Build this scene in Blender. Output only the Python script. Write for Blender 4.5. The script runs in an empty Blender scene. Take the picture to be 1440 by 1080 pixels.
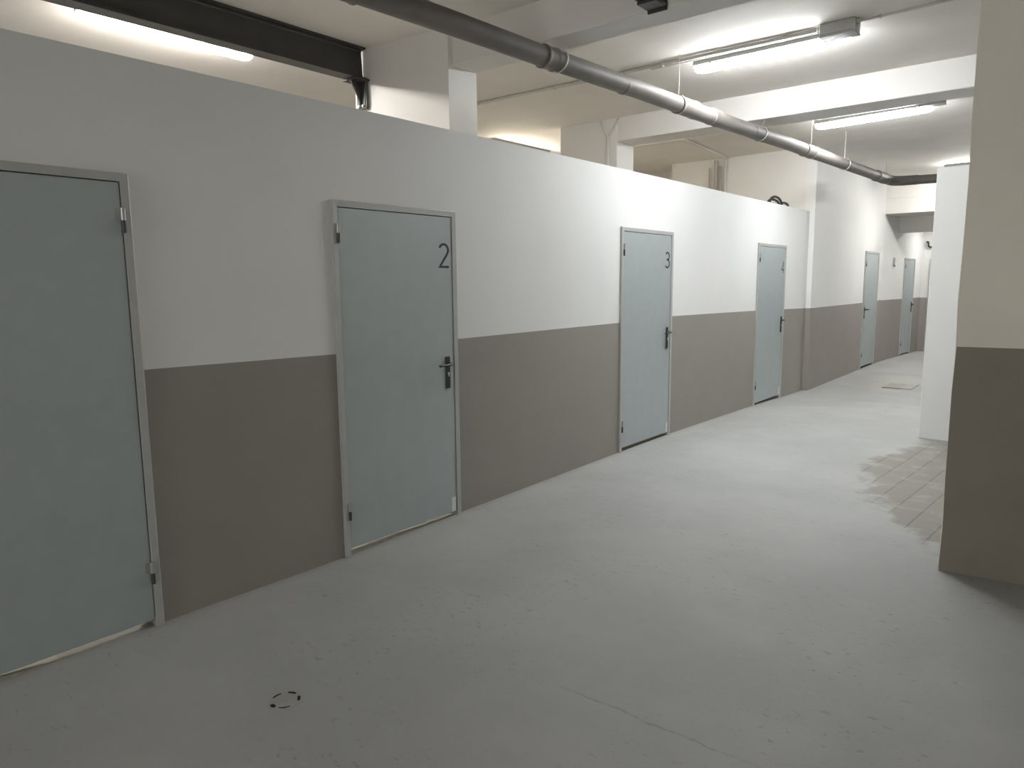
import bpy, bmesh, math, random
from mathutils import Vector, Matrix

C = bpy.context.scene.collection
SC = bpy.context.scene
R = math.radians
random.seed(7)

# ------------------------------------------------------------------ materials
def new_mat(name):
    m = bpy.data.materials.new(name)
    m.use_nodes = True
    nt = m.node_tree
    return m, nt, nt.nodes['Principled BSDF']


def mat(name, col, rough=.6, metal=0., vary=.06, scale=6., bump=.0, bscale=60., spec=.5):
    """Plain painted or metal surface with slight procedural mottling and relief."""
    m, nt, b = new_mat(name)
    N, L = nt.nodes, nt.links
    b.inputs['Roughness'].default_value = rough
    b.inputs['Metallic'].default_value = metal
    b.inputs['Specular IOR Level'].default_value = spec
    tc = N.new('ShaderNodeTexCoord')
    no = N.new('ShaderNodeTexNoise')
    no.inputs['Scale'].default_value = scale
    no.inputs['Detail'].default_value = 6
    L.new(tc.outputs['Object'], no.inputs['Vector'])
    rp = N.new('ShaderNodeValToRGB')
    rp.color_ramp.elements[0].position = .3
    rp.color_ramp.elements[1].position = .7
    rp.color_ramp.elements[0].color = tuple(c * (1 - vary) for c in col) + (1,)
    rp.color_ramp.elements[1].color = tuple(min(1, c * (1 + vary)) for c in col) + (1,)
    L.new(no.outputs['Fac'], rp.inputs['Fac'])
    L.new(rp.outputs['Color'], b.inputs['Base Color'])
    if bump:
        n2 = N.new('ShaderNodeTexNoise')
        n2.inputs['Scale'].default_value = bscale
        n2.inputs['Detail'].default_value = 4
        L.new(tc.outputs['Object'], n2.inputs['Vector'])
        bp = N.new('ShaderNodeBump')
        bp.inputs['Strength'].default_value = bump
        bp.inputs['Distance'].default_value = .01
        L.new(n2.outputs['Fac'], bp.inputs['Height'])
        L.new(bp.outputs['Normal'], b.inputs['Normal'])
    return m


def glow_mat(name, col, strength):
    m, nt, b = new_mat(name)
    b.inputs['Base Color'].default_value = (.8, .8, .8, 1)
    b.inputs['Emission Color'].default_value = col + (1,)
    N, L = nt.nodes, nt.links
    # a prismatic diffuser throws more light downwards than sideways
    g = N.new('ShaderNodeNewGeometry')
    sx = N.new('ShaderNodeSeparateXYZ')
    L.new(g.outputs['True Normal'], sx.inputs[0])
    ab = N.new('ShaderNodeMath')
    ab.operation = 'ABSOLUTE'
    L.new(sx.outputs['Z'], ab.inputs[0])
    mr = N.new('ShaderNodeMapRange')
    mr.inputs['To Min'].default_value = strength * .16
    mr.inputs['To Max'].default_value = strength
    L.new(ab.outputs[0], mr.inputs['Value'])
    L.new(mr.outputs['Result'], b.inputs['Emission Strength'])
    return m


M = {}
M['white'] = mat('white_wall_paint', (.76, .765, .755), .65, vary=.015, scale=2.5, bump=.06, bscale=35)
M['dado'] = mat('taupe_dado_paint', (.285, .265, .245), .55, vary=.03, scale=3, bump=.06, bscale=35)
M['cream'] = mat('cream_column_paint', (.76, .725, .65), .7, vary=.02, scale=4, bump=.15, bscale=25)
M['olive'] = mat('dark_column_dado_paint', (.225, .205, .172), .6, vary=.04, scale=4, bump=.15, bscale=25)
M['ceiling'] = mat('limewashed_concrete', (.78, .75, .71), .85, vary=.05, scale=1.6, bump=.35, bscale=7)
M['beam'] = mat('white_beam_paint', (.72, .705, .68), .75, vary=.03, scale=2., bump=.12, bscale=20)
M['pillar'] = mat('white_pillar_paint', (.76, .75, .73), .7, vary=.02, scale=3, bump=.08, bscale=30)
M['door'] = mat('galvanised_door_sheet', (.43, .48, .49), .40, metal=.3, vary=.025, scale=9, bump=.0)
M['frame'] = mat('galvanised_frame_sheet', (.47, .48, .468), .5, metal=.25, vary=.04, scale=12)
M['hinge'] = mat('bare_hinge_steel', (.42, .42, .41), .4, metal=.6, vary=.05, scale=30)
M['hingedark'] = mat('dark_hinge_steel', (.06, .06, .058), .5, metal=.4, vary=.05, scale=30)
M['black'] = mat('black_plastic', (.018, .019, .019), .38, vary=.05, scale=30)
M['number'] = mat('black_number_vinyl', (.012, .013, .014), .5, vary=.03, scale=30)
M['lock'] = mat('nickel_lock', (.6, .6, .58), .3, metal=.9, vary=.03, scale=30)
M['patch'] = mat('pale_tape', (.72, .73, .72), .6, vary=.05, scale=40)
M['sill'] = mat('cement_sill', (.40, .38, .35), .85, vary=.1, scale=20, bump=.2)
M['sillshade'] = mat('gap_shade_sill', (.10, .095, .088), .9, vary=.1, scale=20)  # near-black colour stands in for shade in the gap under a leaf
M['steel'] = mat('dark_painted_steel', (.047, .045, .043), .5, vary=.12, scale=6, bump=.05)
M['pipe'] = mat('grey_pipe', (.165, .15, .138), .6, vary=.14, scale=5, bump=.05)
M['pipedark'] = mat('dark_pipe_joint', (.10, .09, .083), .6, vary=.15, scale=9)
M['strap'] = mat('galvanised_strap', (.50, .48, .45), .55, metal=.3, vary=.05, scale=30)
M['conduit'] = mat('grey_conduit', (.56, .55, .53), .55, vary=.04, scale=14)
M['conduitw'] = mat('painted_conduit', (.66, .64, .61), .7, vary=.04, scale=14)
M['housing'] = mat('lamp_housing_grey', (.50, .51, .50), .5, vary=.03, scale=14)
M['box'] = mat('grey_junction_box', (.42, .42, .41), .55, vary=.05, scale=14)
M['tube'] = mat('loose_grey_tube', (.40, .37, .34), .55, vary=.06, scale=14)
M['rubber'] = mat('black_cable_sheath', (.02, .018, .016), .5, vary=.1, scale=14)
M['plate'] = mat('dark_wall_plate', (.26, .26, .25), .5, vary=.1, scale=30)
M['slot'] = mat('drain_slot_void', (.006, .006, .006), .9, vary=.1, scale=20)
M['lightA'] = glow_mat('neutral_tube_glow', (.97, .99, 1.), 205.)
M['lightC'] = glow_mat('far_tube_glow', (1., .98, .94), 250.)
M['lightL'] = glow_mat('warm_white_tube_glow', (1., .94, .87), 230.)
M['lightM'] = glow_mat('warm_tube_glow', (1., .88, .70), 190.)


def floor_mat():
    m, nt, b = new_mat('painted_concrete_floor')
    N, L = nt.nodes, nt.links

    def node(t, **kw):
        n = N.new(t)
        for k, v in kw.items():
            setattr(n, k, v)
        return n

    def math_(op, a, bb=None, clamp=False):
        n = node('ShaderNodeMath', operation=op, use_clamp=clamp)
        for i, v in enumerate((a, bb)):
            if v is None:
                continue
            if isinstance(v, (int, float)):
                n.inputs[i].default_value = v
            else:
                L.new(v, n.inputs[i])
        return n.outputs[0]

    def noise(scale, detail=5, rough=.55, vec=None):
        n = node('ShaderNodeTexNoise')
        n.inputs['Scale'].default_value = scale
        n.inputs['Detail'].default_value = detail
        n.inputs['Roughness'].default_value = rough
        L.new(vec or tc.outputs['Object'], n.inputs['Vector'])
        return n.outputs['Fac']

    def mix(f, a, bb):
        n = node('ShaderNodeMix', data_type='RGBA')
        if isinstance(f, (int, float)):
            n.inputs[0].default_value = f
        else:
            L.new(f, n.inputs[0])
        for i, v in ((6, a), (7, bb)):
            if isinstance(v, tuple):
                n.inputs[i].default_value = v + (1,)
            else:
                L.new(v, n.inputs[i])
        return n.outputs[2]

    def ramp(f, p0, p1):
        n = node('ShaderNodeMapRange', interpolation_type='SMOOTHSTEP')
        n.inputs['From Min'].default_value = p0
        n.inputs['From Max'].default_value = p1
        L.new(f, n.inputs['Value'])
        return n.outputs['Result']

    tc = node('ShaderNodeTexCoord')
    xyz = node('ShaderNodeSeparateXYZ')
    L.new(tc.outputs['Object'], xyz.inputs[0])
    X, Y = xyz.outputs[0], xyz.outputs[1]
    # base paint with soft clouds and roller streaks
    base = mix(ramp(noise(.9, 4), .35, .65), (.335, .34, .332), (.385, .39, .38))
    base = mix(math_('MULTIPLY', ramp(noise(6, 8, .65), .55, .75), .35), base, (.31, .312, .302))
    # scattered small scuffs
    sp = node('ShaderNodeMapping')
    sp.inputs['Scale'].default_value = (1., 1.9, 1.)
    sp.inputs['Rotation'].default_value = (0, 0, R(35))
    L.new(tc.outputs['Object'], sp.inputs['Vector'])
    scuff = math_('MULTIPLY', ramp(noise(17, 5, .62, sp.outputs[0]), .60, .66), ramp(noise(1.3, 4), .42, .60))
    base = mix(math_('MULTIPLY', scuff, .55), base, (.215, .205, .19))
    fine = math_('MULTIPLY', ramp(noise(48, 4, .6, sp.outputs[0]), .63, .70), ramp(noise(2.1, 4), .46, .62))
    base = mix(math_('MULTIPLY', fine, .5), base, (.20, .185, .165))
    pale = math_('MULTIPLY', ramp(noise(11, 6, .65, sp.outputs[0]), .60, .70), .25)
    base = mix(pale, base, (.46, .46, .45))
    # hairline crack in the foreground
    wob = math_('MULTIPLY', math_('SUBTRACT', noise(7, 6, .7), .5), .07)
    cd = math_('ABSOLUTE', math_('ADD', math_('ADD', math_('MULTIPLY', X, -.02), math_('MULTIPLY', Y, 1.)), math_('ADD', wob, -2.143)))
    along = math_('ABSOLUTE', math_('SUBTRACT', X, 2.22))
    crack = math_('MULTIPLY', math_('SUBTRACT', 1., ramp(cd, .002, .008)), math_('SUBTRACT', 1., ramp(along, .25, .48)))
    crack = math_('MULTIPLY', crack, ramp(noise(5, 4), .4, .55))
    base = mix(math_('MULTIPLY', crack, .38), base, (.16, .15, .135))
    # bare patch beside the column: superellipse with ragged edge
    dx = math_('POWER', math_('ABSOLUTE', math_('DIVIDE', math_('SUBTRACT', X, 2.8), .90)), 1.5)
    dy = math_('POWER', math_('ABSOLUTE', math_('DIVIDE', math_('SUBTRACT', Y, 6.75), 2.0)), 1.5)
    d = math_('ADD', math_('ADD', dx, dy), math_('MULTIPLY', math_('SUBTRACT', noise(5, 6, .6), .5), .7))
    mask = math_('SUBTRACT', 1., ramp(d, .86, 1.08))
    mp = node('ShaderNodeMapping')
    mp.inputs['Rotation'].default_value = (0, 0, R(4))
    L.new(tc.outputs['Object'], mp.inputs['Vector'])
    br = node('ShaderNodeTexBrick')
    br.offset = 0.
    br.inputs['Scale'].default_value = 1.
    br.inputs['Brick Width'].default_value = .165
    br.inputs['Row Height'].default_value = 9.
    br.inputs['Mortar Size'].default_value = .006
    br.inputs['Mortar Smooth'].default_value = .3
    br.inputs['Color1'].default_value = (.255, .238, .212, 1)
    br.inputs['Color2'].default_value = (.235, .218, .195, 1)
    br.inputs['Mortar'].default_value = (.165, .145, .12, 1)
    L.new(mp.outputs[0], br.inputs['Vector'])
    bare = mix(math_('MULTIPLY', ramp(noise(5, 7, .7), .48, .68), .5), br.outputs['Color'], (.37, .36, .34))
    base = mix(math_('MULTIPLY', mask, .95), base, bare)
    # faint ochre stain by the hatch
    ds = math_('ADD', math_('POWER', math_('DIVIDE', math_('SUBTRACT', X, 1.0), .35), 2.),
               math_('POWER', math_('DIVIDE', math_('SUBTRACT', Y, 12.1), .8), 2.))
    base = mix(math_('MULTIPLY', math_('SUBTRACT', 1., ramp(ds, .2, 1.)), .35), base, (.46, .42, .33))
    # brown dirt line along the foot of the left wall
    edge = math_('SUBTRACT', 1., ramp(math_('ADD', X, math_('MULTIPLY', noise(4, 5), .12)), .06, .14))
    base = mix(math_('MULTIPLY', edge, .45), base, (.27, .245, .21))
    L.new(base, b.inputs['Base Color'])
    rr = math_('ADD', .5, math_('MULTIPLY', noise(4, 5), .25))
    L.new(rr, b.inputs['Roughness'])
    b.inputs['Specular IOR Level'].default_value = .35
    bp = node('ShaderNodeBump')
    bp.inputs['Strength'].default_value = .25
    bp.inputs['Distance'].default_value = .008
    L.new(noise(14, 7, .6), bp.inputs['Height'])
    L.new(bp.outputs['Normal'], b.inputs['Normal'])
    return m


M['floor'] = floor_mat()

# ------------------------------------------------------------------ mesh helpers
def obj(name, bm, m, parent=None, smooth=False):
    me = bpy.data.meshes.new(name)
    bmesh.ops.recalc_face_normals(bm, faces=bm.faces[:])
    bm.to_mesh(me)
    bm.free()
    for k in (m if isinstance(m, (list, tuple)) else [m]):
        me.materials.append(k)
    if smooth:
        for p in me.polygons:
            p.use_smooth = True
        try:
            me.set_sharp_from_angle(angle=R(40))
        except Exception:
            pass
    o = bpy.data.objects.new(name, me)
    C.objects.link(o)
    if parent:
        o.parent = parent
    return o


def tag(o, label, cat, group=None, kind=None):
    o['label'] = label
    o['category'] = cat
    if group:
        o['group'] = group
    if kind:
        o['kind'] = kind
    return o


def thing(name, label, cat, loc=(0, 0, 0), rz=0., group=None, kind=None):
    o = bpy.data.objects.new(name, None)
    o.empty_display_size = .1
    C.objects.link(o)
    o.location = loc
    o.rotation_euler = (0, 0, rz)
    return tag(o, label, cat, group, kind)


def box(bm, lo, hi, bevel=0., seg=1):
    r = bmesh.ops.create_cube(bm, size=1.)
    vs = r['verts']
    for v in vs:
        v.co = Vector([lo[i] + (v.co[i] + .5) * (hi[i] - lo[i]) for i in range(3)])
    if bevel:
        es = list({e for v in vs for e in v.link_edges})
        bmesh.ops.bevel(bm, geom=es, offset=bevel, segments=seg, affect='EDGES', profile=.5)
    return bm


def B(lo, hi, bevel=0., seg=1):
    return box(bmesh.new(), lo, hi, bevel, seg)


def prism(bm, pts, axis, a, b):
    """Extrude a 2-D outline along an axis: x takes (y,z), y takes (x,z), z takes (x,y)."""
    def P(p, t):
        return {'x': (t, p[0], p[1]), 'y': (p[0], t, p[1]), 'z': (p[0], p[1], t)}[axis]
    v0 = [bm.verts.new(P(p, a)) for p in pts]
    v1 = [bm.verts.new(P(p, b)) for p in pts]
    n = len(pts)
    bm.faces.new(v0)
    bm.faces.new(v1[::-1])
    for i in range(n):
        bm.faces.new((v0[i], v0[(i + 1) % n], v1[(i + 1) % n], v1[i]))
    return bm


def tube(bm, pts, r, n=16, caps=True):
    """Round tube along a polyline; r is one radius or one for each point."""
    pts = [Vector(p) for p in pts]
    rs = r if isinstance(r, (list, tuple)) else [r] * len(pts)
    rings = []
    up = None
    for i, p in enumerate(pts):
        a = pts[i] - pts[i - 1] if i else pts[1] - pts[0]
        b = pts[i + 1] - pts[i] if i < len(pts) - 1 else a
        t = (a.normalized() + b.normalized()).normalized()
        if up is None:
            up = Vector((0, 0, 1)) if abs(t.z) < .9 else Vector((1, 0, 0))
        u = t.cross(up).normalized()
        w = u.cross(t).normalized()
        up = w
        rings.append([bm.verts.new(p + rs[i] * (u * math.cos(2 * math.pi * k / n) + w * math.sin(2 * math.pi * k / n))) for k in range(n)])
    for q0, q1 in zip(rings, rings[1:]):
        for k in range(n):
            bm.faces.new((q0[k], q0[(k + 1) % n], q1[(k + 1) % n], q1[k]))
    if caps:
        bm.faces.new(rings[0][::-1])
        bm.faces.new(rings[-1])
    return bm


def T(pts, r, n=16):
    return tube(bmesh.new(), pts, r, n)


def ribbon(pts, w, d, frame):
    """A stroke of width w along 2-D points, extruded d deep, placed by frame(u, v, depth)."""
    bm = bmesh.new()
    P = [Vector(p) for p in pts]
    lv, rv = [], []
    for i, p in enumerate(P):
        a = (P[i] - P[i - 1]) if i else (P[1] - P[0])
        b = (P[i + 1] - P[i]) if i < len(P) - 1 else a
        a, b = a.normalized(), b.normalized()
        t = a + b
        t = t.normalized() if t.length > 1e-6 else b
        n = Vector((-t.y, t.x))
        s = w / 2 / max(.5, n.dot(Vector((-b.y, b.x))))
        lv.append(p + n * s)
        rv.append(p - n * s)
    V = [[bm.verts.new(frame(q.x, q.y, dd)) for q in side] for dd in (0, d) for side in (lv, rv)]
    for i in range(len(P) - 1):
        bm.faces.new((V[2][i], V[3][i], V[3][i + 1], V[2][i + 1]))
        bm.faces.new((V[0][i], V[0][i + 1], V[1][i + 1], V[1][i]))
        bm.faces.new((V[0][i], V[2][i], V[2][i + 1], V[0][i + 1]))
        bm.faces.new((V[1][i], V[1][i + 1], V[3][i + 1], V[3][i]))
    for e in (0, -1):
        bm.faces.new((V[0][e], V[1][e], V[3][e], V[2][e]))
    return bm


def arc(cx, cy, rx, ry, a0, a1, n=14):
    return [(cx + rx * math.cos(R(a0 + (a1 - a0) * i / n)), cy + ry * math.sin(R(a0 + (a1 - a0) * i / n))) for i in range(n + 1)]


def lerp(tbl, y):
    if y <= tbl[0][0]:
        return tbl[0][1]
    for (a, va), (b, vb) in zip(tbl, tbl[1:]):
        if y <= b:
            t = (y - a) / (b - a)
            return va + (vb - va) * t
    return tbl[-1][1]


def wall_mesh(ys, zrows, holes, thick):
    """Upright wall in local coordinates: front face at x=0, thickness towards -x.
    ys: stations along y; zrows(y) -> heights of the rows; holes: {(column, row)}.
    Row 0 takes the second material (the dado band)."""
    bm = bmesh.new()
    nr = len(zrows(ys[0]))
    vt = {}

    def v(i, j, side):
        k = (i, j, side)
        if k not in vt:
            vt[k] = bm.verts.new((0 if side == 0 else -thick, ys[i], zrows(ys[i])[j]))
        return vt[k]
    cells = {(i, j) for i in range(len(ys) - 1) for j in range(nr - 1)} - set(holes)
    for (i, j) in cells:
        mi = 1 if j == 0 else 0
        f = bm.faces.new((v(i, j, 0), v(i + 1, j, 0), v(i + 1, j + 1, 0), v(i, j + 1, 0)))
        f.material_index = mi
        f = bm.faces.new((v(i, j, 1), v(i, j + 1, 1), v(i + 1, j + 1, 1), v(i + 1, j, 1)))
        for (di, dj, a, b) in ((-1, 0, (i, j), (i, j + 1)), (1, 0, (i + 1, j), (i + 1, j + 1)),
                               (0, -1, (i, j), (i + 1, j)), (0, 1, (i, j + 1), (i + 1, j + 1))):
            if (i + di, j + dj) not in cells:
                f = bm.faces.new((v(*a, 0), v(*b, 0), v(*b, 1), v(*a, 1)))
                f.material_index = mi if di else 0
    return bm


# ------------------------------------------------------------------ the setting
HC = 3.5                      # ceiling height
BUMP = [(1.44, 0.), (2.53, -.012), (3.5, .006), (5.66, .026), (6.64, .032), (8., .02), (9., .008), (9.95, -.015), (11.1, -.035), (13., -.02), (14.3, -.008), (16., 0.)]


def floor_z(x, y):
    f = max(0., min(1., 1 - x / 2.2))
    f = f * f * (3 - 2 * f)
    return lerp(BUMP, y) * f


bm = bmesh.new()
xs = [-5.7, -2., -.3, 0., .15, .4, .8, 1.2, 1.6, 2.2, 3., 4.5, 6.6]
ysf = [-7.6 + .4 * i for i in range(69)]
grid = [[bm.verts.new((x, y, floor_z(x, y))) for y in ysf] for x in xs]
for i in range(len(xs) - 1):
    for j in range(len(ysf) - 1):
        bm.faces.new((grid[i][j], grid[i + 1][j], grid[i + 1][j + 1], grid[i][j + 1]))
o = obj('floor', bm, M['floor'], smooth=True)
tag(o, 'grey painted concrete floor with scuffs and a bare patch by the column', 'floor', kind='structure')


def struct(name, bm, m, label, cat, loc=None, rz=None):
    o = obj(name, bm, m)
    if loc:
        o.location = loc
    if rz:
        o.rotation_euler = (0, 0, rz)
    return tag(o, label, cat, kind='structure')


struct('ceiling', B((-5.7, -7.6, HC), (6.6, 19.8, HC + .1)), M['ceiling'],
       'rough limewashed concrete ceiling above the corridor and the storage rooms', 'ceiling')

# partition wall with the four numbered doors
#        y0     y1    top   sill    (outer frame edges)
DOORS = [(.44, 1.44, 2.095, 0.), (2.52, 3.515, 2.075, 0.), (5.66, 6.665, 2.095, .03), (8.985, 10.0, 2.075, 0.)]
WAIST = [(-1.6, 1.225), (1.44, 1.225), (2.52, 1.208), (3.54, 1.230), (5.65, 1.236), (6.69, 1.255), (8.93, 1.230), (11.05, 1.195)]
ys = [-7.5]
for d in DOORS:
    ys += [d[0] + .012, d[1] - .012]
ys += [10.98]
ys += [2.0, 4.5, 7.6]
ys.sort()


def rows_left(y):
    top = min(DOORS, key=lambda d: abs((d[0] + d[1]) / 2 - y))[2] - .012
    return [-.08, lerp(WAIST, y), top, 2.597]


holes = []
for i in range(len(ys) - 1):
    mid = (ys[i] + ys[i + 1]) / 2
    if any(d[0] < mid < d[1] for d in DOORS):
        holes += [(i, 0), (i, 1)]
struct('wall_left', wall_mesh(ys, rows_left, holes, .10), [M['white'], M['dado']],
       'long white partition wall with taupe lower band and the numbered doors', 'wall')

# full-height wall beyond the partition, standing 7 cm proud of it
XF = .07
D5 = (13.955, 14.955, 2.11, 0.)
ys = [10.98, D5[0] + .012, D5[1] - .012, 15.3]
struct('wall_corridor', wall_mesh(ys, lambda y: [-.08, 1.196 if y < 15 else 1.222, D5[2] - .012, HC], [(1, 0), (1, 1)], .14),
       [M['white'], M['dado']], 'full-height white wall with taupe band beyond the end of the partition', 'wall', loc=(XF, 0, 0))
bm = B((-2.215, 10.98, -.08), (XF - .14, 11.14, HC))
struct('wall_cross', bm, M['pillar'], 'cream-white cross wall rising above the far end of the partition', 'wall')
struct('wall_storage_end', B((-5.7, 11.62, -.08), (-2.1, 11.78, HC)), M['pillar'],
       'pale strip of wall seen under the beam above the partition', 'wall')
struct('wall_storage', B((-4.35, -7.6, -.08), (-4.2, 19.8, HC)), M['white'], 'back wall of the storage rooms behind the partition', 'wall')

# end of the corridor: slanting wall, end wall, header beams
A0 = Vector((.055, 15.3, 0))
A1 = Vector((.24, 18.25, 0))
LF = (A1 - A0).length
RZF = -math.atan2(A1.x - A0.x, A1.y - A0.y)
D6 = (1.53, 2.31, 2.045, 0.)
ys = [0, D6[0] + .012, D6[1] - .012, LF]
struct('wall_far', wall_mesh(ys, lambda y: [-.08, 1.205, D6[2] - .012, HC], [(1, 0), (1, 1)], .12),
       [M['white'], M['dado']], 'slanting white wall with grey band at the far end of the corridor', 'wall', loc=A0, rz=RZF)
D7 = (.385, 1.40, 2.05, 0.)      # stations run along +x
ys = [.14, D7[0] + .012, D7[1] - .012, 6.5]
struct('wall_end', wall_mesh(ys, lambda y: [-.08, 1.2, D7[2] - .012, HC], [(1, 0), (1, 1)], .12),
       [M['white'], M['dado']], 'white end wall closing the corridor behind the freestanding white wall', 'wall', loc=(0, 18.25, 0), rz=R(-90))

bm = bmesh.new()
prism(bm, [(15.3, 2.84), (15.3, 3.12), (15.33, 3.14), (15.33, HC), (15.95, HC), (15.95, 2.84)], 'x', XF - .14, 3.6)
struct('beam_header', bm, M['beam'], 'white stepped header beam across the far end of the corridor', 'beam')
struct('beam_lintel', B((.0, 16.3, 2.55), (3.6, 16.75, 2.9)), M['beam'], 'lower lintel beam behind the stepped header at the corridor end', 'beam')
struct('ceiling_far', B((.0, 15.95, 2.84), (3.6, 18.6, 2.98)), M['beam'], 'lowered ceiling over the far end of the corridor', 'ceiling')

struct('wall_right', B((6.5, -7.6, -.08), (6.65, 19.8, HC)), M['white'], 'right-hand wall of the basement behind the column', 'wall')
struct('wall_back', B((-5.7, -7.75, -.08), (6.6, -7.6, HC)), M['white'], 'wall of the basement behind the camera', 'wall')
struct('wall_beyond', B((-5.7, 19.65, -.08), (6.6, 19.8, HC)), M['white'], 'closing wall of the basement past the corridor end', 'wall')
struct('wall_middle', B((2.045, 8.15, -.05), (5.2, 8.28, 2.672), .006), M['white'],
       'freestanding white wall end without a band standing behind the column', 'wall')

# concrete beams and pillars
struct('beam_near', B((-.60, 4.125, 3.236), (6.55, 4.39, HC + .02), .006), M['beam'], 'concrete ceiling beam nearest the camera, between pipe and dark steel stub', 'beam')
struct('beam_middle', B((-1.17, 7.5, 3.236), (6.55, 7.885, HC + .02), .006), M['beam'], 'broad white ceiling beam between the two corridor lamps', 'beam')
bm = prism(bmesh.new(), [(-1.545, 3.985), (-.56, 4.075), (-.56, 4.39), (-1.545, 4.39)], 'z', -.05, HC + .02)
struct('pillar_near', bm, M['pillar'],
       'white pillar behind the partition carrying the dark steel beam bracket', 'pillar')
struct('pillar_middle', B((-1.965, 7.49, -.05), (-1.15, 7.88, HC + .02), .008), M['pillar'],
       'white pillar with a forked conduit behind the partition above door 3', 'pillar')

# near column at the right: cream above, dark olive band below, slightly turned, ragged arrises
bm = bmesh.new()
zs = [-.05, .02, .25, .5, .75, 1.0, 1.245, 1.5, 1.8, 2.1, 2.4, 2.7, 3.0, 3.25, HC + .02]
rings = []
for z in zs:
    j = lambda s: random.uniform(-s, s)
    rings.append([bm.verts.new((x + j(.005), y + j(.005), z)) for x, y in ((0, 0), (.95, 0), (.95, .6), (.07, .6))])
for k, (q0, q1) in enumerate(zip(rings, rings[1:])):
    for i in range(4):
        f = bm.faces.new((q0[i], q0[(i + 1) % 4], q1[(i + 1) % 4], q1[i]))
        f.material_index = 1 if zs[k + 1] < 1.26 else 0
bm.faces.new(rings[0][::-1])
bm.faces.new(rings[-1])
es = [e for e in bm.edges if abs(e.verts[0].co.z - e.verts[1].co.z) > .01]
bmesh.ops.bevel(bm, geom=es, offset=.005, segments=1, affect='EDGES', profile=.5)
struct('column', bm, [M['cream'], M['olive']], 'massive cream column with dark olive-brown lower half at the right edge', 'column', loc=(2.795, 4.42, 0), rz=R(8))

# ------------------------------------------------------------------ doors
def number_path(ch):
    if ch == '2':
        return [arc(.25, .735, .225, .235, 160, -18, 16) + [(.40, .54), (.03, .045), (.50, .045)]]
    if ch == '3':
        return [arc(.215, .75, .215, .22, 150, -90, 16)[:-1] + [(.13, .53)],
                [(.13, .53)] + arc(.20, .285, .255, .245, 88, -145, 18)]
    return [[(.37, .0), (.37, .97), (.02, .27), (.52, .27)]]


DH = {}


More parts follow.
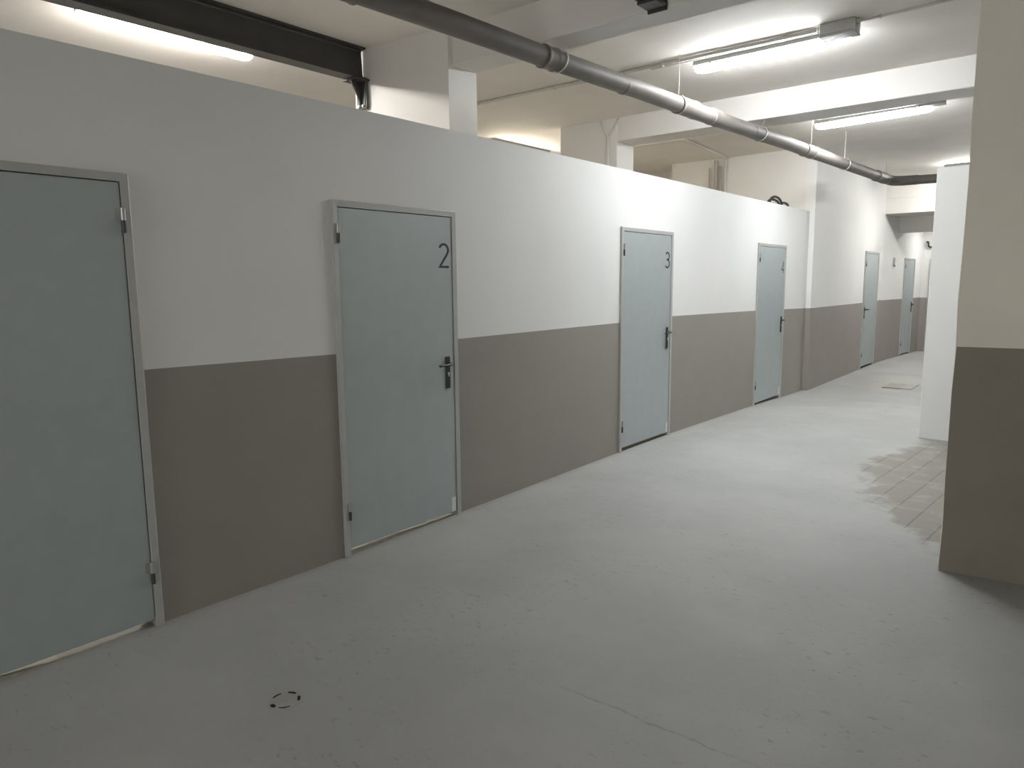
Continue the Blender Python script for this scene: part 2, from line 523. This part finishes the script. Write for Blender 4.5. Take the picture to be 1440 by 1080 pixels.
def make_door(name, d, label, origin, rz, mirrored=False, number=None, handle=True, patch=True, hinges=True, xw=0., lever=-1, fill=(0., 1., .008, .008), dark=False):
    """Sheet-steel door: d = outer frame edges along the wall, its top and the floor height under it."""
    y0, y1, top, sill = d
    w = y1 - y0
    t = thing(name, label, 'door', kind='structure')
    m = Matrix.Translation(Vector(origin)) @ Matrix.Rotation(rz, 4, 'Z') @ Matrix.Translation(Vector((xw, y0, 0)))
    t.matrix_world = m
    fw = .036                                   # visible face of the frame
    # frame: two jambs and a head, bevelled towards the leaf
    bm = bmesh.new()
    outer = [(0, -.03), (0, top), (w, top), (w, -.03)]
    inner = [(fw, -.03), (fw, top - fw), (w - fw, top - fw), (w - fw, -.03)]
    inn2 = [(fw + .014, -.03), (fw + .014, top - fw - .014), (w - fw - .014, top - fw - .014), (w - fw - .014, -.03)]
    lay = [[bm.verts.new((x, *p)) for p in pts] for x, pts in
           ((-.09, outer), (.018, outer), (.020, [(p[0] + (.004 if p[0] == 0 else -.004), p[1] - (.004 if p[1] > 0 else 0)) for p in outer]),
            (.018, inner), (-.037, inner), (-.0375, inn2), (-.09, inn2))]
    for a, b in zip(lay, lay[1:]):
        for i in range(3):
            bm.faces.new((a[i], a[i + 1], b[i + 1], b[i]))
    a, b = lay[0], lay[-1]
    for i in range(3):
        bm.faces.new((a[i], b[i], b[i + 1], a[i + 1]))
    for i in (0, 3):
        bm.faces.new([q[i] for q in lay])
    obj('door_frame', bm, M['frame'], t)
    # leaf with folded edges, standing a little off the floor
    zb = sill + .034
    lf = B((-.035, fw + .004, zb), (.0125, w - fw - .004, top - fw - .004), .003, 2)
    leaf = obj('door_leaf', lf, M['door'], t)
    # cement strip in the opening under the leaf; dark version paints the gap's shade
    fa, fb = fw + .0005 + fill[0] * (w - 2 * fw), fw - .0005 + fill[1] * (w - 2 * fw)
    bm = bmesh.new()
    prism(bm, [(fa, -.06), (fb, -.06), (fb, sill + fill[3]), ((fa + fb) / 2, sill + (fill[2] + fill[3]) / 2 + .003), (fa, sill + fill[2])], 'x', -.088, -.002)
    obj('threshold', bm, M['sillshade'] if dark else M['sill'], t)
    hy = (w - fw) if mirrored else fw          # hinge line
    s = -1 if mirrored else 1
    if hinges:
        for z in (1.89, .265):
            bm = bmesh.new()
            tube(bm, [(.022, hy, z - .052), (.022, hy, z + .052)], .0085, 12)
            h = obj('hinge', bm, M['hingedark'], t, smooth=True)
            h2 = obj('hinge_knuckle', box(T([(.0222, hy, z + .002), (.0222, hy, z + .055)], .011, 12),
                     (.0125, min(hy, hy + s * .028), z + .004), (.0165, max(hy, hy + s * .028), z + .052)), M['hinge'], h, smooth=True)
    if handle:
        py = .075 + .028 if mirrored else w - .075 - .028     # centre of the backplate
        pz = sill + 1.013
        if lever == 1 and not mirrored:
            py = .10
        bm = B((.0125, py - .021, pz - .108), (.0225, py + .021, pz + .108), .006, 2)
        pl = obj('door_handle', bm, M['black'], t)
        dy = 1 if (mirrored or lever == 1) else -1
        bm = bmesh.new()
        tube(bm, [(.02, py, pz + .057), (.058, py, pz + .057), (.066, py + dy * .012, pz + .057), (.068, py + dy * .04, pz + .057), (.068, py + dy * .125, pz + .055)],
             [.0115, .0105, .0105, .0095, .0085], 12)
        tube(bm, [(.0225, py, pz + .057), (.0285, py, pz + .057)], .017, 16)
        obj('lever', bm, M['black'], pl, smooth=True)
        bm = bmesh.new()
        tube(bm, [(.022, py + .002, pz - .006), (.0255, py + .002, pz - .006)], .0085, 16)
        box(bm, (.022, py - .003, pz - .028), (.0252, py + .007, pz - .008), .002)
        k = obj('lock_cylinder', bm, M['lock'], pl)
        k['label'] = 'small bright lock cylinder'
    if number:
        h = .158
        n0 = Vector((.0126, w - .157, 1.706 + sill))
        strokes = number_path(number)
        bm = bmesh.new()
        for st in strokes:
            b2 = ribbon(st, .098, .0012, lambda u, v, dd: n0 + Vector((dd, u * h * 1.12, v * h)))
            me = bpy.data.meshes.new('tmp')
            b2.to_mesh(me)
            b2.free()
            bm.from_mesh(me)
            bpy.data.meshes.remove(me)
        k = obj('door_number', bm, M['number'], leaf)
        k['label'] = 'black figure %s on the door' % number
    if patch:
        pp = B((.0126, w - .088, zb + .004), (.0150, w - .050, zb + .105), .001)
        k = obj('corner_patch', pp, M['patch'], leaf)
        k['label'] = 'small pale patch at the lower corner'
    return t


O0 = (0, 0, 0)
make_door('door_1', DOORS[0], 'blank grey steel door at the left edge, hinged on its right side', O0, 0, mirrored=True, patch=False, fill=(0., .74, .032, -.012))
make_door('door_2', DOORS[1], 'grey steel door bearing the black number 2', O0, 0, number='2')
make_door('door_3', DOORS[2], 'grey steel door bearing the black number 3', O0, 0, number='3', dark=True)
make_door('door_4', DOORS[3], 'narrow-looking grey steel door bearing the black number 4', O0, 0, number='4', dark=True)
make_door('door_5', D5, 'grey steel door in the full-height wall, past the end of the partition', (XF, 0, 0), 0, lever=1, patch=False, dark=True)
make_door('door_6', D6, 'small grey steel door in the slanting wall at the corridor end', A0, RZF, patch=False)
make_door('door_7', D7, 'grey door at the very end, mostly hidden by the freestanding white wall', (0, 18.25, 0), R(-90), mirrored=False, handle=False, patch=False, hinges=False)

# ------------------------------------------------------------------ steel beams
def i_section(bm, xc, z0, z1, w, tf, tw, ya0, ya1, slant=0.):
    h = w / 2
    pts = [(-h, z0), (h, z0), (h, z0 + tf), (tw / 2 + .006, z0 + tf + .004), (tw / 2, z0 + tf + .014), (tw / 2, z1 - tf - .014), (tw / 2 + .006, z1 - tf - .004), (h, z1 - tf),
           (h, z1), (-h, z1), (-h, z1 - tf), (-tw / 2, z1 - tf), (-tw / 2, z0 + tf), (-h, z0 + tf)]
    v0 = [bm.verts.new((xc + p[0], ya0, p[1])) for p in pts]
    v1 = [bm.verts.new((xc + p[0], ya1 - slant * (p[1] - z0) / (z1 - z0), p[1])) for p in pts]
    n = len(pts)
    bm.faces.new(v0)
    bm.faces.new(v1[::-1])
    for i in range(n):
        bm.faces.new((v0[i], v0[(i + 1) % n], v1[(i + 1) % n], v1[i]))
    return bm


t = thing('steel_beam', 'long dark grey steel I-beam under the ceiling at the upper left', 'steel beam', (-1.45, 4.0, 3.0))
t_inv = Matrix.Translation((-1.45, 4.0, 3.0)).inverted()


def local(bm, root):
    bmesh.ops.transform(bm, matrix=Matrix.Translation(-Vector(root.location)), verts=bm.verts[:])
    return bm


bm = i_section(bmesh.new(), -1.45, 3.252, 3.497, .13, .013, .012, -5.6, 3.986, .012)
obj('beam_profile', local(bm, t), M['steel'], t)
# bracket: seat plate, tapered web, bolted foot plate against the pillar
bm = B((-1.54, 3.85, 3.238), (-1.36, 3.987, 3.252), .002)
br = obj('bracket_seat', local(bm, t), M['steel'], t)
bm = bmesh.new()
prism(bm, [(3.86, 3.238), (3.985, 3.238), (3.985, 3.035), (3.962, 3.035), (3.94, 3.10)], 'x', -1.456, -1.444)
box(bm, (-1.512, 3.972, 3.03), (-1.388, 3.988, 3.238), .001)
prism(bm, [(-1.512, 3.238), (-1.388, 3.238), (-1.405, 3.08), (-1.405, 3.03), (-1.495, 3.03), (-1.495, 3.08)], 'y', 3.966, 3.974)
obj('bracket', local(bm, t), M['steel'], t)
for x in (-1.475, -1.425):
    bm = T([(x, 3.972, 3.052), (x, 3.954, 3.052)], .011, 6)
    k = obj('bolt', local(bm, t), M['hinge'], t)

t = thing('steel_beam', 'short dark steel stub end hanging at the top, butting against the nearest concrete beam', 'steel beam', (1.15, 4.1, 3.25))
bm = i_section(bmesh.new(), 1.16, 3.25, 3.497, .12, .012, .012, -5.6, 4.10)
obj('beam_profile', local(bm, t), M['steel'], t)
bm = B((1.095, 3.98, 3.232), (1.225, 4.124, 3.25), .004)
box(bm, (1.095, 4.110, 3.215), (1.225, 4.1245, 3.30), .003)
obj('bracket_seat', local(bm, t), M['steel'], t)

# ------------------------------------------------------------------ drain pipe
px = lambda y: .17 + .048 * y
PZ = 3.1
pz = lambda y: PZ - .0012 * max(0, y - 4)
t = thing('drain_pipe', 'thick grey drain pipe hung under the beams along the corridor, turning right at its end', 'pipe', (px(4.), 4., PZ))
bm = bmesh.new()
run = [(px(y), y, pz(y) + dz) for y, dz in ((-6., .0), (0, .0), (2.2, .0), (3.2, .004), (4.2, .0), (5.2, .006), (5.9, .0), (6.15, -.006), (6.5, -.004), (7.45, -.002), (8.3, .004), (8.85, .0), (9.6, .002), (10.3, 0.), (11.2, .0), (11.95, .0))]
tube(bm, run, .068, 28)
obj('pipe_run', local(bm, t), M['pipe'], t, smooth=True)
bend = [(px(11.9), 11.9, pz(11.9)), (px(12.15), 12.15, pz(12.15)), (px(12.3) + .02, 12.34, pz(12.3)), (px(12.3) + .13, 12.44, pz(12.3)), (px(12.3) + .34, 12.46, pz(12.3) + .0)]
bm = tube(bmesh.new(), bend, [.071, .072, .073, .072, .071], 28)
obj('pipe_bend', local(bm, t), M['pipedark'], t, smooth=True)
bm = T([(px(12.3) + .28, 12.46, pz(12.3)), (1.8, 12.47, 3.075), (3.4, 12.5, 3.07)], .066, 28)
obj('pipe_branch', local(bm, t), M['pipedark'], t, smooth=True)


def on_pipe(y0, y1, r, name='pipe_coupling', m=None, lip=True):
    n = 10
    ys_ = [y0 + (y1 - y0) * k / n for k in range(n + 1)]
    rs = [r] * (n + 1)
    if lip:
        rs[0] = rs[1] = rs[-1] = rs[-2] = r + .004
    obj(name, local(tube(bmesh.new(), [(px(y), y, pz(y)) for y in ys_], rs, 28), t), m or M['pipe'], t, smooth=True)


on_pipe(2.38, 2.52, .073)
on_pipe(4.02, 4.14, .074)
on_pipe(4.98, 5.01, .0695, lip=False)
on_pipe(5.82, 6.12, .073)
on_pipe(6.42, 6.56, .074)
on_pipe(7.30, 7.62, .071, lip=False)
on_pipe(8.72, 8.98, .072)
on_pipe(11.55, 11.92, .076)


def hanger(y, ztop, dx=0., dy=0., wide=.012, tilt=0.):
    """Thin hoop around the pipe and a rod or strap up to what carries it."""
    c = Vector((px(y), y, pz(y)))
    bm = bmesh.new()
    hoop = []
    for k in range(25):
        a = R(-90 + 360 * k / 24)
        hoop.append((a, .0755))
    v = []
    for side in (-wide, wide):
        for r in (.074, .078):
            v.append([bm.verts.new(c + Vector((r * math.cos(a), side + tilt * math.sin(a), r * math.sin(a)))) for a, _ in hoop[:-1]])
    n = 24
    for k in range(n):
        q = (k + 1) % n
        bm.faces.new((v[1][k], v[1][q], v[3][q], v[3][k]))
        bm.faces.new((v[0][k], v[2][k], v[2][q], v[0][q]))
        bm.faces.new((v[0][k], v[0][q], v[1][q], v[1][k]))
        bm.faces.new((v[2][k], v[3][k], v[3][q], v[2][q]))
    tube(bm, [c + Vector((0, tilt, .074)), (c.x + dx, c.y + dy, ztop)], .0028, 8)
    obj('hanger', local(bm, t), M['strap'], t, smooth=True)


hanger(4.2, 3.236, dx=.03, dy=.06, wide=.006, tilt=.02)
hanger(5.84, HC, wide=.005)
hanger(7.52, 3.236, dx=.03, dy=.05, wide=.006, tilt=.025)
hanger(8.95, HC, wide=.005)
hanger(10.15, HC, wide=.009)
hanger(12.0, HC, wide=.005)

# ------------------------------------------------------------------ lamps
def lamp(label, x, y, rz, glow, length=1.27, z=HC):
    """Weatherproof batten: grey tray against the ceiling, rounded glowing diffuser, clips."""
    t = thing('batten_lamp', label, 'ceiling lamp', (x, y, z), rz, 'tube lamps on the ceiling')
    L2 = length / 2
    # tray, along local x
    bm = bmesh.new()
    prism(bm, [(-.055, -.001), (.055, -.001), (.064, -.052), (-.064, -.052)], 'x', -L2, L2)
    obj('lamp_tray', bm, M['housing'], t)
    # diffuser: half-round section tapered and rounded off at both ends
    bm = bmesh.new()
    n = 12
    sec = [(math.cos(math.pi * k / n), -math.sin(math.pi * k / n)) for k in range(n + 1)]
    rings = []
    for xx, s in ((-L2, .55), (-L2 + .02, .8), (-L2 + .06, .97), (-L2 + .1, 1.), (L2 - .1, 1.), (L2 - .06, .97), (L2 - .02, .8), (L2, .55)):
        rings.append([bm.verts.new((xx, .053 * (s if s < 1 else 1) * c, -.0525 + .060 * s * sn)) for c, sn in sec])
    for a, b in zip(rings, rings[1:]):
        for k in range(n):
            bm.faces.new((a[k], a[k + 1], b[k + 1], b[k]))
        bm.faces.new((a[0], b[0], b[n], a[n]))
    bm.faces.new(rings[0])
    bm.faces.new(rings[-1][::-1])
    k = obj('diffuser', bm, glow, t, smooth=True)
    k['label'] = 'glowing translucent diffuser'
    for xx in (-L2 + .16, L2 - .16):
        for sy in (-1, 1):
            bm = B((xx - .012, sy * .066 - .004, -.062), (xx + .012, sy * .066 + .004, -.03), .002)
            obj('clip', bm, M['strap'], t)
    return t


LA = lamp('nearest of the bright tube lamps over the corridor, beside a square junction box', 1.115, 6.085, R(-1), M['lightA'])
LB = lamp('bright tube lamp over the corridor beyond the broad white beam', 1.19, 9.16, R(-7), M['lightA'])
LL = lamp('tube lamp glowing under the dark steel beam at the upper left', -2.085, 2.74, R(90), M['lightL'])
LC = lamp('farthest tube lamp, glowing just over the freestanding white wall by the pipe bend', 1.80, 14.2, R(-3), M['lightC'])
LM = lamp('warm tube lamp just peeping over the partition between the pillars', -3.05, 8.05, R(90), M['lightM'])

# unseen plain area lights: an added rear fill, and the lamp at the corridor end
def area(name, loc, sx, sy, power, col=(1, .97, .92), rz=0.):
    li = bpy.data.lights.new(name, 'AREA')
    li.shape = 'RECTANGLE'
    li.size, li.size_y = sx, sy
    li.energy = power
    li.color = col
    o = bpy.data.objects.new(name, li)
    C.objects.link(o)
    o.location = loc
    o.rotation_euler = (0, 0, rz)
    return o


d = area('rear_fill_light', (1.3, -7.2, 1.75), 1.9, 2.4, 170, (1., .97, .92))  # added soft fill before the back wall; no entrance is built there
d.rotation_euler = (R(90), 0, 0)
area('end_lamp_light', (1.3, 17.6, 2.80), 1.2, .1, 30)

# ------------------------------------------------------------------ conduits and boxes
def conduit(pts, r, label, m='conduit', clips=()):
    t = thing('conduit', label, 'conduit', pts[0])
    obj('conduit_tube', local(T(pts, r, 10), t), M[m], t, smooth=True)
    for c in clips:
        bm = B((c[0] - .008, c[1] - r - .004, c[2] - r - .004), (c[0] + .008, c[1] + r + .004, c[2] + r + .002), .003)
        obj('saddle_clip', local(bm, t), M[m], t)
    return t


cz = HC - .017
conduit([(-2.2, 5.87, cz), (-.3, 5.92, cz), (1.54, 5.935, cz)], .015, 'thin conduit along the ceiling running into the junction box of the nearest lamp',
        clips=[(-.9, 5.904, cz), (.25, 5.9245, cz), (1.3, 5.933, cz)])
conduit([(.1, 5.993, cz), (1.58, 5.993, cz)], .008, 'second thin conduit close beside the nearest tube lamp', clips=[(.45, 5.993, cz)])
conduit([(1.83, 5.93, cz), (2.6, 5.90, cz), (5.5, 5.85, cz)], .011, 'thin conduit leaving the junction box towards the column', clips=[(1.98, 5.924, cz)])
conduit([(-2.2, 9.06, cz), (-1.08, 9.06, cz), (.3, 9.06, cz), (1.66, 9.02, cz)], .016, 'pale conduit along the ceiling behind the broad white beam', 'conduitw')
conduit([(2.0, 8.97, cz), (2.6, 8.90, cz), (5.5, 8.8, cz)], .012, 'conduit from the second lamp box disappearing behind the column', clips=())
conduit([(-1.10, 9.08, cz), (-1.2, 10.4, cz), (-1.275, 10.93, cz), (-1.285, 10.957, HC - .05), (-1.29, 10.963, 3.3), (-1.29, 10.965, 2.2)], .019,
        'pale conduit crossing the ceiling and dropping down the cross wall', 'conduitw')

t = thing('junction_box', 'square grey junction box at the right end of the nearest tube lamp', 'junction box', (1.705, 5.93, HC))
obj('box_body', B((-.125, -.075, -.085), (.125, .072, -.001), .006, 2), M['box'], t)
obj('box_lid', B((-.128, -.078, -.10), (.128, .074, -.085), .005, 2), M['box'], t)
for sx in (-1, 1):
    obj('cable_gland', T([(sx * .124, -.03, -.02), (sx * .15, -.03, -.02)], .016, 12), M['conduit'], t, smooth=True)
t = thing('junction_box', 'small grey junction box at the right end of the lamp beyond the broad beam', 'junction box', (1.83, 8.93, HC))
obj('box_body', B((-.12, -.06, -.07), (.12, .06, -.001), .006, 2), M['box'], t)
obj('box_lid', B((-.123, -.063, -.084), (.123, .063, -.07), .005, 2), M['box'], t)

# forked conduit on the middle pillar
t = thing('forked_conduit', 'Y-shaped pale conduit on the front of the pillar above door 3', 'conduit', (-1.26, 7.47, 3.0))
bm = T([(-1.265, 7.476, 2.2), (-1.265, 7.476, 3.30)], .017, 10)
obj('conduit_tube', local(bm, t), M['conduitw'], t, smooth=True)
for dx in (-.10, .16):
    bm = T([(-1.265, 7.474, 3.29), (-1.265 + dx * .4, 7.474, 3.36), (-1.265 + dx, 7.474, HC - .01)], .009, 8)
    obj('conduit_branch', local(bm, t), M['conduitw'], t, smooth=True)

# loose tubes leaning on the cross wall, seen over the partition
g = 'loose tubes standing behind the partition'
for (a, b, r, lab) in (((-1.56, 10.93, .01), (-1.545, 10.94, 3.36), .013, 'shortest loose tube, left of those leaning on the cross wall'),
                       ((-1.55, 10.90, .01), (-1.455, 10.93, 3.47), .011, 'slanting loose tube between the others against the cross wall'),
                       ((-1.52, 10.93, .01), (-1.415, 10.95, 3.46), .011, 'thin loose tube reaching highest against the cross wall'),
                       ((-1.375, 10.93, .01), (-1.375, 10.945, 3.38), .020, 'thick loose tube standing upright, right of the slanting ones')):
    o = obj('loose_tube', T([a, b], r, 10), M['tube'], smooth=True)
    tag(o, lab, 'tube', g)

# cable coil lying on the partition top
bm = bmesh.new()
tube(bm, [(-.03, 9.64 - .22 * math.cos(R(15 * k)), 2.606 + .085 * math.sin(R(15 * k))) for k in range(13)], .016, 8)
tube(bm, [(-.05, 9.62 - .20 * math.cos(R(15 * k)), 2.606 + .050 * math.sin(R(15 * k))) for k in range(13)], .016, 8)
tube(bm, [(-.03, 9.86, 2.610)] + [(-.03, 9.98 - .14 * math.cos(R(15 * k)), 2.606 + .034 * math.sin(R(15 * k))) for k in range(2, 13)], .016, 8)
o = obj('cable_coil', bm, M['rubber'], smooth=True)
tag(o, 'black coil of cable lying on top of the partition near its far end', 'cable')

# small things at the corridor end
t = thing('wall_plate', 'small dark plate on the slanting wall left of its door', 'wall plate', A0 + Vector((.052, .78, 1.95)), RZF)
obj('plate', B((.0, -.045, -.09), (.012, .045, .085), .003), M['plate'], t)
obj('plate_edge', B((.012, -.045, -.09), (.02, .045, -.055), .003), M['black'], t)
t = thing('wall_pipe', 'thin black elbow pipe on the end wall above the hidden door', 'pipe', (.335, 18.22, 2.36))
bm = T([(-.03, .02, .06), (.0, -.01, .055), (.01, -.012, -.03), (.03, -.012, -.055), (.6, -.012, -.055)], .018, 10)
obj('elbow_pipe', bm, M['rubber'], t, smooth=True)

# ------------------------------------------------------------------ on the floor
t = thing('floor_drain', 'round floor drain cover with five dark curved slots in the foreground', 'drain', (1.04, 1.43, floor_z(1.04, 1.43)))
bm = bmesh.new()
bmesh.ops.create_cone(bm, cap_ends=True, segments=48, radius1=.064, radius2=.062, depth=.003)
bmesh.ops.translate(bm, vec=(0, 0, .0008), verts=bm.verts[:])
obj('drain_cover', bm, M['floor'], t)
for a0, sp_, w in ((184, 42, .008), (115, 38, .012), (53, 36, .012), (-36, 48, .007), (268, 28, .017)):
    bm = bmesh.new()
    n = 12
    vs = []
    for i in range(n + 1):
        a = R(a0 - sp_ / 2 + sp_ * i / n)
        ww = w / 2 * (.55 + .45 * math.sin(math.pi * (i + .6) / (n + 1.2)))
        vs.append([bm.verts.new(((.052 + s * ww) * math.cos(a), (.052 + s * ww) * math.sin(a), z)) for s, z in ((-1, .0018), (1, .0018), (1, .0030), (-1, .0030))])
    for q0, q1 in zip(vs, vs[1:]):
        for i in range(4):
            bm.faces.new((q0[i], q0[(i + 1) % 4], q1[(i + 1) % 4], q1[i]))
    bm.faces.new(vs[0])
    bm.faces.new(vs[-1][::-1])
    obj('drain_slot', bm, M['slot'], t)

t = thing('floor_hatch', 'thin-edged access hatch in the floor near the corridor end', 'hatch', (1.12, 12.1, floor_z(1.12, 12.1)))
obj('hatch_plate', B((-.2, -.28, -.002), (.19, .28, .006), .002), M['floor'], t)
bm = B((-.2, -.292, -.002), (.2, -.280, .0075))
box(bm, (.19, -.280, -.002), (.2, .28, .0075))
obj('hatch_edge', bm, M['pipedark'], t)

# ------------------------------------------------------------------ world, camera, view
w = bpy.data.worlds.new('dim_room')
SC.world = w
w.use_nodes = True
w.node_tree.nodes['Background'].inputs[0].default_value = (.05, .05, .05, 1)
w.node_tree.nodes['Background'].inputs[1].default_value = .2

FPX, YAW, PITCH, ROLL, XC, ZC = 1004.5, .6873, -.1397, -.01, 3.3736, 1.6
f = Vector((-math.sin(YAW) * math.cos(PITCH), math.cos(YAW) * math.cos(PITCH), math.sin(PITCH)))
r = f.cross(Vector((0, 0, 1))).normalized()
u = r.cross(f)
r2 = r * math.cos(ROLL) + u * math.sin(ROLL)
u2 = -r * math.sin(ROLL) + u * math.cos(ROLL)
cam = bpy.data.cameras.new('camera')
cam.sensor_fit = 'HORIZONTAL'
cam.sensor_width = 36.
cam.lens = 36. * FPX / 1440.
cam.clip_start = .05
co = bpy.data.objects.new('camera', cam)
C.objects.link(co)
co.matrix_world = Matrix(((r2.x, u2.x, -f.x, XC), (r2.y, u2.y, -f.y, 0), (r2.z, u2.z, -f.z, ZC), (0, 0, 0, 1)))
SC.camera = co

SC.view_settings.view_transform = 'Standard'
SC.view_settings.look = 'None'
SC.view_settings.gamma = 1.
SC.view_settings.use_curve_mapping = False
SC.view_settings.exposure = 0.
SC.cycles.use_denoising = True
SC.cycles.max_bounces = 14
SC.cycles.diffuse_bounces = 9
SC.cycles.sample_clamp_indirect = 6.
